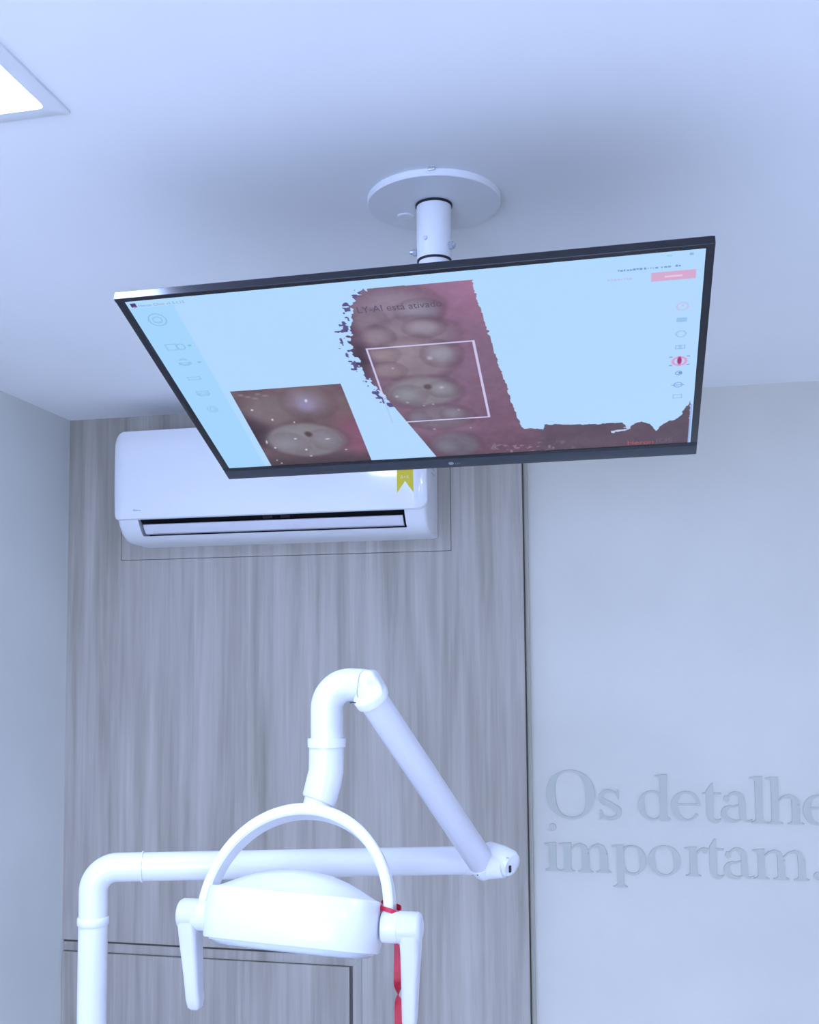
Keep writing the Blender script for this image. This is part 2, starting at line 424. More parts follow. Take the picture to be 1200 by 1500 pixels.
# middle: body above the outlet, dark cavity, bottom lip
mb.prism([(0, .272), (.12, .274), (.150, .270), (.160, .258), (.163, .060), (.150, .060), (.07, .060), (.06, .03), (0, .03)], lambda d, z, x: acp(x, d, z), OL_, OR_)
mb.prism([(0, 0), (.04, 0), (.090, .001), (.115, .007), (.1285, .0148), (.1200, .0166), (.06, .0125), (0, .03)], lambda d, z, x: acp(x, d, z), OL_, OR_)
body = mb.build('body', M['acbody'], ac, smooth=35)
mb = MB(); mb.prism([(.062, .0155), (.066, .0586), (.1545, .0586), (.136, .045), (.095, .022)], lambda d, z, x: acp(x, d, z), OL_ + .0006, OR_ - .0006)
mb.build('air_outlet', M['dark'], ac)
# louvre flap
mb = MB()
mb.prism([(.1475, .0425), (.1505, .0405), (.146, .031), (.136, .0205), (.126, .0185), (.1235, .0195), (.131, .026), (.142, .037)], lambda d, z, x: acp(x, d, z), OL_ + .010, OR_ - .006)
lv = mb.build('louvre', M['white2'], ac, smooth=35)
mb = MB()
for cx in (-.845, -.80):
    mb = MB(); mb.box(acp(cx - .012, .147, .046), acp(cx + .012, .128, .056), bev=.001)
    mb.build('louvre_hinge', M['rubber'], ac)
# glossy front panel: rounded rectangle, gently bowed
def rrect(x0, x1, z0, z1, rs, n=10):
    p = []
    for cx, cz, a, r in ((x1, z1, 0, rs[1]), (x0, z1, 90, rs[0]), (x0, z0, 180, rs[3]), (x1, z0, 270, rs[2])):
        sx = -1 if cx == x1 else 1; sz = -1 if cz == z1 else 1
        for i in range(n + 1):
            t = math.radians(a + 90 * i / n); p.append((cx + sx * r + r * math.cos(t), cz + sz * r + r * math.sin(t)))
    return p
FP0, FP1, FZ0, FZ1 = AL - .0005, AR + .0055, .0525, .2755
outline = rrect(FP0, FP1, FZ0, FZ1, (.022, .022, .022, .014), 10)
def bow(x, z): # depth of the front surface
    u = (z - FZ0) / (FZ1 - FZ0); e = min(x - FP0, FP1 - x)
    return .1790 - .004 * (2 * u - 1) ** 2 - .010 * max(0, u - .85) / .15 - .012 * max(0, 1 - e / .03) ** 2
cx, cz = (FP0 + FP1) / 2, (FZ0 + FZ1) / 2
def lp(k, d): return [acp(cx + (x - cx) * k if abs(x - cx) < 1 else x, (bow(x, z) - d), cz + (z - cz) * k) for x, z in outline]
mb = MB()
def inset(w): return [(x + (w if x < cx else -w) * min(1, abs(x - cx) / .3), z + (w if z < cz else -w)) for x, z in outline]
rings = [[acp(x, bow(x, z) - .012, z) for x, z in outline], [acp(x, bow(x, z) - .0015, z) for x, z in outline],
         [acp(x, bow(x, z), z) for x, z in inset(.0015)]]
mb.loft(rings, False)
mb.f.append(tuple(range(len(outline)))[::-1]); mb.m.append(0)
# front surface as a grid that follows the bow
gx = 40; gz = 16; base_i = len(mb.v)
ins = inset(.0015)
def zspan(x):
    zs = []
    for i in range(len(ins)):
        (xa, za), (xb, zb) = ins[i], ins[(i + 1) % len(ins)]
        if (xa - x) * (xb - x) <= 0 and abs(xa - xb) > 1e-9: zs.append(za + (zb - za) * (x - xa) / (xb - xa))
    return min(zs), max(zs)
xa_, xb_ = min(p[0] for p in ins) + 1e-5, max(p[0] for p in ins) - 1e-5
us = [0.5 - 0.5 * math.cos(math.pi * i / gx) for i in range(gx + 1)]
gv = []
for u in us:
    x = xa_ + (xb_ - xa_) * u; z0, z1 = zspan(x)
    for k in range(gz + 1):
        z = z0 + (z1 - z0) * k / gz; gv.append(acp(x, bow(x, z), z))
mb.add(gv, [(i * (gz + 1) + k, (i + 1) * (gz + 1) + k, (i + 1) * (gz + 1) + k + 1, i * (gz + 1) + k + 1) for i in range(gx) for k in range(gz)])
fp = mb.build('front_panel', M['acwhite'], ac, smooth=50)
# yellow swallow-tailed label, printed marks
yz0, yzt = .0895, .185
mb = MB(); lx0, lx1 = -.5165, -.4775; nxl, nzl = 12, 14; gv = []
for lift in (.0001, .0006):
    for i in range(nxl + 1):
        x = lx0 + (lx1 - lx0) * i / nxl; zb = yz0 + .0275 * (1 - abs(2 * i / nxl - 1))
        gv += [acp(x, bow(x, zb + (yzt - zb) * k / nzl) + lift, zb + (yzt - zb) * k / nzl) for k in range(nzl + 1)]
o2 = (nxl + 1) * (nzl + 1)
fl_ = [(o2 + i * (nzl + 1) + k, o2 + (i + 1) * (nzl + 1) + k, o2 + (i + 1) * (nzl + 1) + k + 1, o2 + i * (nzl + 1) + k + 1) for i in range(nxl) for k in range(nzl)]
rim_ = [(i * (nzl + 1)) for i in range(nxl + 1)] + [nxl * (nzl + 1) + k for k in range(1, nzl + 1)] + [(i * (nzl + 1) + nzl) for i in range(nxl - 1, -1, -1)] + [k for k in range(nzl - 1, 0, -1)]
fl_ += [(rim_[a], rim_[(a + 1) % len(rim_)], o2 + rim_[(a + 1) % len(rim_)], o2 + rim_[a]) for a in range(len(rim_))]
mb.add(gv, fl_); yl = mb.build('label_ribbon', M['yellow'], ac)
yl['label'] = 'yellow swallow-tailed ribbon label'
v, f = text_mesh('A+A'); w = max(p[0] for p in v)
mb = MB(); k = .021 / w
for q in f: pass
mb.add([acp(-.5080 + p[0] * k, bow(-.5080 + p[0] * k, .1225 + p[1] * k * 1.1) + .0011, .1225 + p[1] * k * 1.1) for p in v], f); mb.build('label_print', M['cream'], yl)
mb = MB()
for q in range(5):
    x0, x1 = -1.182 + .0042 * q, -1.1785 + .0042 * q; zt_ = .0765 - .0006 * q
    mb.add([acp(x0, bow(x0, .073) + .0004, .0722), acp(x1, bow(x1, .073) + .0004, .0722), acp(x1, bow(x1, .073) + .0004, zt_), acp(x0, bow(x0, .073) + .0004, zt_)], [(0, 1, 2, 3)])
mb.build('maker_mark', M['greyprint'], ac)
# thin printed vent marks on the right side wall
mb = MB()
for r in range(5):
    for q in range(3):
        mb.box((AR - ao.x - .0004 + .0002, -(.050 + .016 * q), .150 + .012 * r), (AR - ao.x + .0006, -(.040 + .016 * q), .1525 + .012 * r))
mb.build('side_print', M['greyprint'], ac)

# ------------------------------------------------------------------ ceiling mount and television
mount = thing('ceiling_mount', 'white round ceiling plate with short pole carrying the screen', 'ceiling mount', (-.2545, 1.459, CEIL))
mb = MB(); lathe_pts(mb, [(.0, -.0001), (.0935, -.0001), (.0945, -.0012), (.0945, -.0088), (.0935, -.0102), (.0, -.0103)][1:-1], (0, 0, 0), (0, 0, 1), 96)
mb.build('ceiling_plate', M['plate'], mount, smooth=30)
mb = MB(); lathe_pts(mb, [(.0252, -.0102), (.0262, -.0104), (.0262, -.0130), (.0252, -.0135)], (0, 0, 0), (0, 0, 1), 64); mb.build('seal_ring', M['rubber'], mount, smooth=30)
mb = MB(); lathe_pts(mb, [(.0243, -.0125), (.0247, -.0135), (.0247, -.0905), (.0240, -.0915)], (0, 0, 0), (0, 0, 1), 64); mb.build('outer_tube', M['plate'], mount, smooth=30)
mb = MB(); lathe_pts(mb, [(.0245, -.0910), (.0245, -.0935), (.0226, -.0937)], (0, 0, 0), (0, 0, 1), 64); mb.build('lower_seal_ring', M['rubber'], mount, smooth=30)
mb = MB(); lathe_pts(mb, [(.0222, -.0915), (.0222, -.2435), (.020, -.2445)], (0, 0, 0), (0, 0, 1), 64); mb.build('inner_tube', M['plate'], mount, smooth=30)
# set screws: threaded bolt at left, hexagon nut at right, round head in front
mb = MB(); z = -.0785
mb.tube([(-.020, -.004, z), (-.034, -.006, z)], .0032, 12); mb.tube([(-.0245, -.005, z), (-.0295, -.0055, z)], .0056, 6)
mb.build('bolt', M['steel'], mount, smooth=30)
mb = MB(); mb.tube([(.020, -.007, z + .004), (.0290, -.0098, z + .004)], .0058, 6); mb.tube([(.0285, -.0096, z + .004), (.0312, -.0104, z + .004)], .0034, 12)
mb.build('bolt', M['steel'], mount, smooth=30)
mb = MB(); d = Vector((-.34, -.94, 0)); p0 = d * .0235 + Vector((0, 0, -.066))
mb.tube([p0, p0 + d * .0030], [.0036, .0030], 16); mb.build('bolt', M['white2'], mount, smooth=30)
mb = MB(); lathe_pts(mb, [(.0125, -.0100), (.0125, -.0112), (.0110, -.0122)], (-.047, .028, 0), (0, 0, 1), 24); mb.build('screw_cap', M['acwhite'], mount, smooth=30)
mb = MB()
mb.box((.009, -.0975, -.0042), (.019, -.0940, -.0004), bev=.0008)
mb.build('anchor_clip', M['steel'], mount)

# television: local axes u (to its right), v (towards its lower edge), n (out of the glass)
TLp = Vector((-.6049, 1.2100, EYE + .4535))
uW, vH = .7003, .3943
uu = Vector((1, .0058, .0082)).normalized(); vv = Vector((-.0009, .9292, -.3696)); vv = (vv - uu * vv.dot(uu)).normalized()
nn = vv.cross(uu)                         # points down to the room
if nn.z > 0: nn = -nn
tv = thing('television', 'flat screen television hanging tilted from the ceiling, showing tooth scans', 'television', TLp + uu * uW / 2 + vv * vH / 2 - nn * .03)
tvl = loc(tv)
def P(u, v, d=0.0): return TLp + uu * (u * uW) + vv * (v * vH) + nn * d - tvl      # u, v in screen fractions, d out of the glass
def slab(mb, u0, u1, v0, v1, d0, d1, bev=0, mi=0):
    lo = (u0 * uW, v0 * vH, d0); hi = (u1 * uW, v1 * vH, d1)
    bm = bmesh.new(); bmesh.ops.create_cube(bm, size=1)
    for q in bm.verts: q.co = Vector(((lo[i] + hi[i]) / 2 + q.co[i] * (hi[i] - lo[i])) for i in range(3))
    if bev: bmesh.ops.bevel(bm, geom=bm.edges[:], offset=bev, segments=2, profile=.6, affect='EDGES')
    mx = Matrix(((uu.x, vv.x, nn.x, 0), (uu.y, vv.y, nn.y, 0), (uu.z, vv.z, nn.z, 0), (0, 0, 0, 1))); mx.translation = TLp - tvl
    mb.bm(bm, mi, mx)
U0, U1, V0, V1, VC = -.0160, 1.0140, -.0170, 1.018, 1.078
mb = MB()
mb.prism([(V0 * vH - .0004, .0012), (V0 * vH, .0016), (0, .0012), (0, -.009), (V0 * vH - .0001 - .0007, -.009), (V0 * vH - .0011, -.0086)], lambda a, d, x: TLp + uu * x + vv * a + nn * d - tvl, U0 * uW, U1 * uW); slab(mb, U0, U1, 1, V1, -.009, .0012, .0006)
slab(mb, U0, 0, -.004, 1.006, -.009, .0010, .0005); slab(mb, 1, U1, -.004, 1.006, -.009, .0010, .0005)
mb.build('bezel', M['bezel'], tv, smooth=30)
mb = MB(); slab(mb, U0, U1, V1 + .0005, VC, -.010, .0020, .0015)
chin = mb.build('lower_bezel', M['chin'], tv, smooth=30); chin['label'] = 'charcoal lower strip with a faint maker mark'
mb = MB(); slab(mb, U0 + .003, U1 - .003, V0 + .004, VC - .003, -.0120, -.0085, .001); slab(mb, .10, .90, .30, 1.03, -.050, -.0115, .012)
mb.build('rear_housing', M['bezel'], tv, smooth=30)
mb = MB(); slab(mb, .42, .58, .36, .66, -.056, -.0495, .002)
mb.build('bracket', M['plate'], tv, smooth=30)
v, f = text_mesh('LG'); w = max(p[0] for p in v); k = .0075 / w
mb = MB(); mb.add([P(.5085 + p[0] * k / uW, 1.055 - p[1] * k / vH, .0023) for p in v], f)
c0 = (.500, 1.047); ringp = [(c0[0] + .0042 * math.cos(t) / uW, c0[1] + .0042 * math.sin(t) / vH) for t in [2 * math.pi * i / 20 for i in range(20)]]
mb.add([P(a, c, .0023) for a, c in ringp], [tuple(range(20))])
mb.build('maker_mark', M['seam'], chin)

# --- picture on the glass, painted cell by cell in screen fractions
NU, NV = 840, 473
U, V = np.meshgrid(np.linspace(0, 1, NU), np.linspace(0, 1, NV))
def inside(poly, x, y):
    r = np.zeros(x.shape, bool); n = len(poly)
    for i in range(n):
        (x0, y0), (x1, y1) = poly[i], poly[(i + 1) % n]
        if y0 == y1: continue
        c = ((y0 > y) != (y1 > y)) & (x < (x1 - x0) * (y - y0) / (y1 - y0) + x0)
        r ^= c
    return r
def vnoise(scale, seed, octv=3):
    r = np.random.RandomState(seed); out = np.zeros(U.shape); amp = 1; tot = 0
    for o in range(octv):
        s = scale * 2 ** o; g_ = r.rand(int(s) + 3, int(s * 1.78) + 3)
        x = U * s * 1.78; y = V * s; xi = x.astype(int); yi = y.astype(int); fx = x - xi; fy = y - yi
        fx = fx * fx * (3 - 2 * fx); fy = fy * fy * (3 - 2 * fy)
        out += amp * ((g_[yi, xi] * (1 - fx) + g_[yi, xi + 1] * fx) * (1 - fy) + (g_[yi + 1, xi] * (1 - fx) + g_[yi + 1, xi + 1] * fx) * fy)
        tot += amp; amp *= .5
    return out / tot - .5
img = np.zeros(U.shape + (3,)); img[:] = (178, 217, 255)
img[U < .085] = (163, 213, 253)
img[V < .036] = (176, 218, 255)
def sm(e0, e1, x):
    t = np.clip((x - e0) / (e1 - e0), 0, 1); return t * t * (3 - 2 * t)
def lay(colour, a):
    global img
    img = img * (1 - a[..., None]) + np.array(colour, float) * a[..., None]
n1, n2, n3 = vnoise(6, 1), vnoise(22, 2, 4), vnoise(70, 3, 2)
# scanned jaw
scan = [(.440, .042), (.621, .043), (.623, .11), (.630, .247), (.637, .389), (.645, .526), (.654, .709), (.665, .846), (.706, .857), (.709, .831), (.796, .842), (.865, .848), (.876, .887), (.888, .862), (.903, .849), (.917, .859), (.931, .911), (.944, .872), (.957, .854), (.973, .84), (.983, .792), (.995, .742), (.995, 1.02), (.475, 1.02), (.452, .874), (.431, .745), (.415, .644), (.402, .576), (.391, .506), (.380, .43), (.376, .295), (.381, .237), (.395, .183), (.402, .113), (.422, .079)]
jx = U + n3 * .014 * ((U < .45) & (V < .60)) + n3 * .007 * (V < .86) * ((V < .6) | (U > .5)); jy = V + (n2 * .012 * (U > .66) + n3 * .012) * ((V > .06) | (U < .45)) * ((V < .6) | (U > .5))
sc = inside(scan, jx, jy)
fringe = inside([(x + (-.013 if x < .44 else 0), y) for x, y in scan], U + n3 * .030, V + n3 * .03) & (n3 > .02) & (U < .435) & (V < .66) & ~sc
before = img.copy()
img[:] = (124, 95, 118)
lay((172, 118, 152), sm(.36, 0, V) * sm(.47, .62, U) * .95)
lay((138, 102, 132), sm(.66, .55, U) * sm(.52, .60, U) * sm(.75, .2, V) * .7)
lay((114, 80, 102), sm(.45, .8, V) * sm(.52, .62, U) * .8)
lay((92, 64, 80), sm(.8, 1, V) * .7)
lay((84, 68, 82), sm(.66, .74, U))
lay((96, 72, 88), sm(.66, .74, U) * sm(.12, .30, n1 + .2) * .5)
lay((70, 50, 70), sm(.41, .372, U) * sm(.85, .2, V) * .95); lay((64, 44, 58), sm(1, .3, np.hypot((U - .392) / .022, (V - .36) / .09)) * .9)
lay((60, 44, 58), sm(.05, .0, np.abs((U - .38) * 1.6 - (V - .42) * .55)) * sm(.45, .3, np.abs(V - .45)) * sm(.41, .36, U))
def tooth(cx, cy, rx, ry, col, a=1.0, soft=.35, rot=0.0, rim=(88, 66, 78)):
    c, s = math.cos(rot), math.sin(rot)
    X = (U - cx) * 1.776; Y = V - cy; x = (c * X + s * Y) / (rx * 1.776); y = (-s * X + c * Y) / ry
    r = np.sqrt(x * x + y * y + 1e-9) + n2 * .10
    lay(rim, sm(1.15, .98, r) * .32 * a); lay(col, sm(1.02, 1.02 - soft, r) * a)
    lay(tuple(q + 16 for q in col), sm(.95, .1, np.sqrt((x + .2) ** 2 + (y + .2) ** 2)) * .5 * a)
tooth(.478, .150, .088, .115, (132, 116, 134), .9, .5)
tooth(.425, .205, .036, .075, (124, 108, 122), .8, .6)
tooth(.520, .165, .045, .060, (140, 134, 152), .75, .8)
tooth(.497, .285, .090, .100, (134, 118, 132), .85, .45)
tooth(.430, .275, .034, .060, (138, 122, 136), .8, .7)
tooth(.520, .245, .040, .048, (146, 138, 152), .8, .8)
tooth(.485, .405, .084, .120, (140, 124, 134), .85, .4)
tooth(.540, .385, .040, .070, (148, 144, 160), .8, .9)
tooth(.428, .365, .036, .050, (142, 126, 134), .7, .8)
tooth(.430, .455, .036, .052, (136, 120, 128), .8, .7)
tooth(.484, .585, .080, .098, (130, 124, 132), .95, .35)
tooth(.455, .600, .036, .060, (140, 140, 150), .7, .9)
tooth(.525, .575, .032, .050, (142, 140, 152), .7, .9)
lay((84, 66, 70), sm(1.0, .3, np.hypot((U - .496) / .012, (V - .556) / .022)) * .9)
tooth(.503, .740, .072, .080, (116, 104, 118), .9, .4)
tooth(.535, .725, .030, .045, (140, 130, 148), .7, 1)
tooth(.460, .740, .026, .045, (118, 112, 128), .6, 1)
tooth(.520, .925, .056, .090, (104, 98, 112), .9, .35)
tooth(.505, .935, .030, .060, (118, 116, 134), .6, 1)
lay((232, 226, 246), (sm(.14, .24, n3) * sm(.55, .62, U) * sm(.90, .97, V) * sm(.80, .70, U)) * .3)
for (x, y, r) in ((.43, .60, .006), (.447, .64, .005), (.497, .66, .004), (.523, .565, .007), (.44, .44, .004), (.515, .40, .009), (.545, .705, .004), (.485, .815, .005), (.56, .82, .004), (.478, .665, .004)):
    lay((205, 198, 224), sm(1.5, .1, np.hypot((U - x) / r * 1.5, (V - y) / r / 1.2)) * .6)
img += (n2[..., None] * 16 + n3[..., None] * 8)
sp_noise = img.copy(); img = before; img[sc] = sp_noise[sc]; img[fringe] = (86, 74, 128)
torn = (np.abs(V - (.905 - (U - .843) * .65 + n3 * .03)) < .007) & (U > .842) & (U < .880); img[torn] = (190, 205, 240)
# white selection frame
def bar(u0, u1, v0, v1, col, a=1.0):
    m = ((U >= u0) & (U <= u1) & (V >= v0) & (V <= v1)) * a; lay(col, m.astype(float))
for u0, u1, v0, v1 in ((.402, .604, .3245, .3320), (.402, .604, .7545, .7610), (.4015, .4045, .326, .760), (.6005, .6045, .326, .760)): bar(u0, u1, v0, v1, (212, 206, 246), .92)
bar(.4015, .430, .7545, .7610, (178, 214, 252)); bar(.4015, .4045, .60, .760, (170, 205, 246))
# enlarged tooth picture
sx0, sx1, sv0, sv1 = .0995, .3285, .504, 1.0
hold = img.copy(); msk = (U > sx0) & (U < sx1) & (V > sv0)
img[:] = (104, 84, 90)
lay((122, 100, 102), sm(.75, .55, V) * sm(.13, .22, U) * .8)
lay((130, 82, 104), sm(.25, .32, U) * sm(.62, .78, V) * .95)
lay((96, 72, 88), sm(.27, .33, U) * sm(.62, .52, V) * .7)
lay((66, 52, 60), sm(.90, 1.0, V) * .9); lay((60, 42, 50), sm(.06, .02, np.hypot(U - .105, (V - .76) * .4)) * .95)
tooth(.165, .640, .075, .125, (118, 106, 112), .7, .6)
tooth(.248, .600, .058, .110, (132, 122, 142), .75, .9)
lay((150, 146, 196), sm(1, .1, np.hypot((U - .240) / .030, (V - .610) / .065)) * .55)
tooth(.205, .835, .092, .120, (126, 122, 128), .97, .22)
tooth(.165, .860, .046, .080, (134, 134, 146), .6, .9)
tooth(.250, .840, .036, .070, (134, 130, 144), .6, .9)
for q in range(5): lay((158, 150, 150), sm(1, .2, np.hypot((U - .118 - .012 * q - (V - .54) * .1) / .010, (V - .530 - .012 * (q % 3)) / .010)) * .5)
lay((78, 62, 64), sm(1, .35, np.hypot((U - .2165) / .0115, (V - .797) / .026)))
for (x, y, rx, ry) in ((.2445, .588, .006, .018), (.124, .622, .006, .010), (.156, .690, .005, .012), (.118, .833, .004, .022), (.253, .836, .011, .006), (.184, .822, .007, .008), (.196, .900, .005, .012), (.200, .945, .006, .007), (.119, .962, .004, .007), (.126, .985, .005, .008), (.199, .715, .004, .008), (.13, .875, .005, .010), (.283, .915, .005, .006)):
    lay((232, 228, 250), sm(1.3, .2, np.hypot((U - x - (V - y) * -.12) / rx * 1.7, (V - y) / ry * 1.5)) * .85)
img += (n2[..., None] * 14 + n3[..., None] * 6)
sm_img = img; img = hold; img[msk] = sm_img[msk]
# interface: button, icons, illegible small print as faint dashes
bar(.9155, .9870, .084, .1225, (214, 168, 206))
bar(.938, .966, .1005, .1085, (236, 212, 234), .7)
def ringi(cu, cv, r, col, w=.0022, a=.8):
    d = np.hypot((U - cu) * 1.776, V - cv); lay(col, (np.abs(d - r) < w) * a)
GI = (138, 180, 222)
ringi(.040, .098, .029, GI); ringi(.040, .098, .015, GI, a=.6); bar(.034, .046, .106, .109, GI, .7)
def icon(cu, cv, w, h, col, a=.6, fill=False):
    if fill: bar(cu - w, cu + w, cv - h, cv + h, col, a); return
    for q in ((cu - w, cu + w, cv - h, cv - h + .004), (cu - w, cu + w, cv + h - .004, cv + h), (cu - w, cu - w + .0022, cv - h, cv + h), (cu + w - .0022, cu + w, cv - h, cv + h)): bar(*q, col, a)
icon(.036, .238, .011, .017, GI); ringi(.054, .240, .014, GI)
ringi(.043, .322, .017, GI, .004, .5); bar(.030, .056, .312, .322, (163, 213, 253)); icon(.043, .329, .013, .006, GI, .6)
icon(.043, .413, .014, .009, GI, .55); icon(.043, .500, .014, .012, GI, .6); icon(.043, .509, .010, .009, GI, .5); ringi(.043, .600, .018, GI, .002, .6); ringi(.043, .600, .010, GI, .002, .5)
for y in (.236, .327): bar(.069, .076, y - .004, y + .004, (110, 190, 180), .7)
for y, c, r in ((.243, (208, 176, 216), .017), (.306, (130, 178, 226), 0), (.374, GI, .015), (.440, GI, 0), (.577, (92, 130, 205), .010), (.642, (110, 150, 215), .013), (.708, (140, 180, 232), 0)):
    if r: ringi(.969, y, r, c, .0024, .55)
    else: icon(.969, y, .009, .011, c, .6, fill=(c[0] == 130))
bar(.9685, .9705, .232, .243, (208, 176, 216), .8); bar(.969, .974, .572, .582, (92, 130, 205), .8); bar(.956, .982, .640, .645, (110, 150, 215), .6); bar(.966, .972, .430, .450, GI, .5)
ringi(.969, .513, .021, (232, 140, 190), .0045, .8); lay((160, 30, 96), sm(1, .5, np.hypot((U - .969) / .0052, (V - .510) / .026)))
for du, dv in ((-.016, -.022), (.016, -.022), (-.016, .022), (.016, .022)): bar(.969 + du - .003, .969 + du + .003, .512 + dv - .003, .512 + dv + .003, (110, 150, 210), .7)
bar(.0065, .0175, .012, .030, (70, 40, 110)); bar(.010, .014, .026, .036, (205, 120, 175), .8)
bar(.940, .948, .016, .022, (150, 205, 200), .7); bar(.976, .982, .013, .025, (120, 150, 205), .6)
bar(.9945, .9985, .76, .998, (150, 175, 228))
rr_ = np.random.RandomState(5)
u_ = .862
while u_ < .960:
    w_ = .0022 + rr_.rand() * .003
    if rr_.rand() > .12: bar(u_, u_ + w_, .0575 + rr_.rand() * .003, .0675 - rr_.rand() * .002, (92, 128, 190), .75)
    u_ += w_ + .0016
u_ = .845
while u_ < .882:
    w_ = .002 + rr_.rand() * .003; bar(u_, u_ + w_, .096, .1045 - rr_.rand() * .002, (196, 182, 226), .7); u_ += w_ + .0014
img = np.clip(img, 0, 255)
scr = bpy.data.meshes.new('screen')
vs = [P(u, v, .0004) for v in np.linspace(0, 1, NV) for u in np.linspace(0, 1, NU)]
i0 = (np.arange(NV - 1)[:, None] * NU + np.arange(NU - 1)[None]).ravel()
scr.from_pydata([tuple(p) for p in vs], [], np.stack([i0, i0 + 1, i0 + NU + 1, i0 + NU], 1).tolist())
at = scr.color_attributes.new('picture', 'FLOAT_COLOR', 'POINT')
at.data.foreach_set('color', np.concatenate([lin(img), np.ones(U.shape + (1,))], 2).astype(np.float32).ravel())
sm_ = bpy.data.materials.new('lit_display'); sm_.use_nodes = True
nt = sm_.node_tree; pb = nt.nodes['Principled BSDF']; an = nt.nodes.new('ShaderNodeAttribute'); an.attribute_name = 'picture'
pb.inputs['Base Color'].default_value = (.01, .01, .012, 1); pb.inputs['Roughness'].default_value = .32; pb.inputs['Specular IOR Level'].default_value = .35
nt.links.new(an.outputs['Color'], pb.inputs['Emission Color']); pb.inputs['Emission Strength'].default_value = .96
scr.materials.append(sm_)
screen = bpy.data.objects.new('screen', scr); COL.objects.link(screen); screen.parent = tv; screen['label'] = 'lit display of tooth scans'
# legible captions on the display
def caption(txt, u0, u1, v, hs, rgb, name, slope=0.0):
    vx, f = text_mesh(txt); w = max(p[0] for p in vx); mnx = min(p[0] for p in vx)
    mb = MB(); k = (u1 - u0) * uW / (w - mnx)
    mb.add([P(u0 + (p[0] - mnx) * k / uW, v - p[1] * k * hs / vH, .0007) for p in vx], f)
    m = emit('text_' + name, tuple(lin(rgb)), .9); m.node_tree.nodes['Principled BSDF'].inputs['Base Color'].default_value = (.01, .01, .01, 1)
    return mb.build(name, m, screen)
caption('LY-AI está ativado', .4105, .5615, .1480, 1.15, (84, 68, 92), 'caption')
caption('Heron', .8745, .9260, .992, 1.0, (190, 76, 76), 'brand_caption')
caption('IOS', .9320, .9640, .990, 1.0, (104, 90, 118), 'brand_suffix')
caption('Heron Clinic v1.3.1.15', .0215, .1080, .0300, 1.0, (120, 158, 200), 'title_text')

# ------------------------------------------------------------------ dental lamp
lamp = thing('dental_lamp', 'white articulated dental operating lamp on a bent post', 'dental lamp', (-.7815, 1.4865, 0))
lo_ = loc(lamp)
def W(x, y, z): return Vector((x, y, z + EYE)) - lo_         # given relative to eye height
R0 = .0212
post = W(-.7812, 1.4860, 0); ZT = -.300
A = Vector((-.2415, 1.6455, ZT)); Bp = Vector((-.7812, 1.4850, ZT)); dr = (A - Bp); dr.z = 0; dr.normalize()
rb = .0345
def tube_part(name, pts, radii, m=M['white'], seg=40):
    mb = MB(); mb.tube(pts, radii, seg); return mb.build(name, m, lamp, smooth=35)
px_, py_ = Bp.x, Bp.y
tube_part('post', [W(px_, py_, -EYE + .02), W(px_, py_, -1.2), W(px_, py_, -.3835)], R0 + .0002)
mb = MB(); lathe_pts(mb, [(.14, -EYE), (.14, -EYE + .012), (.045, -EYE + .022), (.03, -EYE + .05)], W(px_, py_, 0), (0, 0, 1), 48); mb.build('post_base', M['white'], lamp, smooth=30)
mb = MB(); lathe_pts(mb, [(R0, -.3845), (R0 + .0018, -.3825), (R0 + .0022, -.3775), (R0 + .0018, -.3725), (R0, -.3705)], W(px_, py_, 0), (0, 0, 1), 48); mb.build('post_collar', M['white'], lamp, smooth=50)
cen = Vector((px_, py_, ZT - rb)) + dr * rb
bend = [cen + rb * (-math.cos(t) * dr + math.sin(t) * Vector((0, 0, 1))) for t in [math.pi / 2 * i / 12 for i in range(13)]]
endb = Bp + dr * .073
tube_part('post_elbow', [W(px_, py_, -.372)] + [W(*p) for p in bend] + [W(*(Bp + dr * .0715))], R0)
mb = MB(); mb.tube([W(*(Bp + dr * .0700)), W(*(Bp + dr * .0705)), W(*(Bp + dr * .0725)), W(*(Bp + dr * .0730))], [R0, R0 + .0016, R0 + .0016, R0], 40); mb.build('elbow_ring', M['white'], lamp, smooth=50)
tube_part('cross_tube', [W(*(Bp + dr * .0715)), W(*(A - dr * .002))], R0 - .0002)
# lower swivel at the free end of the cross tube
E1 = A + dr * .012
mb = MB()
mb.tube([W(*(A - dr * .010)), W(*A), W(*(A + dr * .012)), W(*(A + dr * .019)), W(*(A + dr * .022))], [R0 + .0005, R0 + .0008, .0195, .013, .004], 36)
mb.tube([W(-.2105, 1.634, -.286), W(-.1925, 1.612, -.290), W(-.1775, 1.600, -.2945), W(-.1720, 1.597, -.2965), W(-.1705, 1.596, -.297)], [.0170, .0205, .0205, .0165, .008], 36)
mb.build('swivel_joint', M['white'], lamp, smooth=45)
mb = MB()
mb.box(W(-.1755, 1.5765, -.3035), W(-.1722, 1.5850, -.2945), bev=.0006)
mb.build('swivel_slot', M['rubber'], lamp)
mb = MB(); mb.box(W(-.1790, 1.5775, -.2835), W(-.1745, 1.5800, -.2825), bev=.0003); mb.build('swivel_seam', M['seam'], lamp)
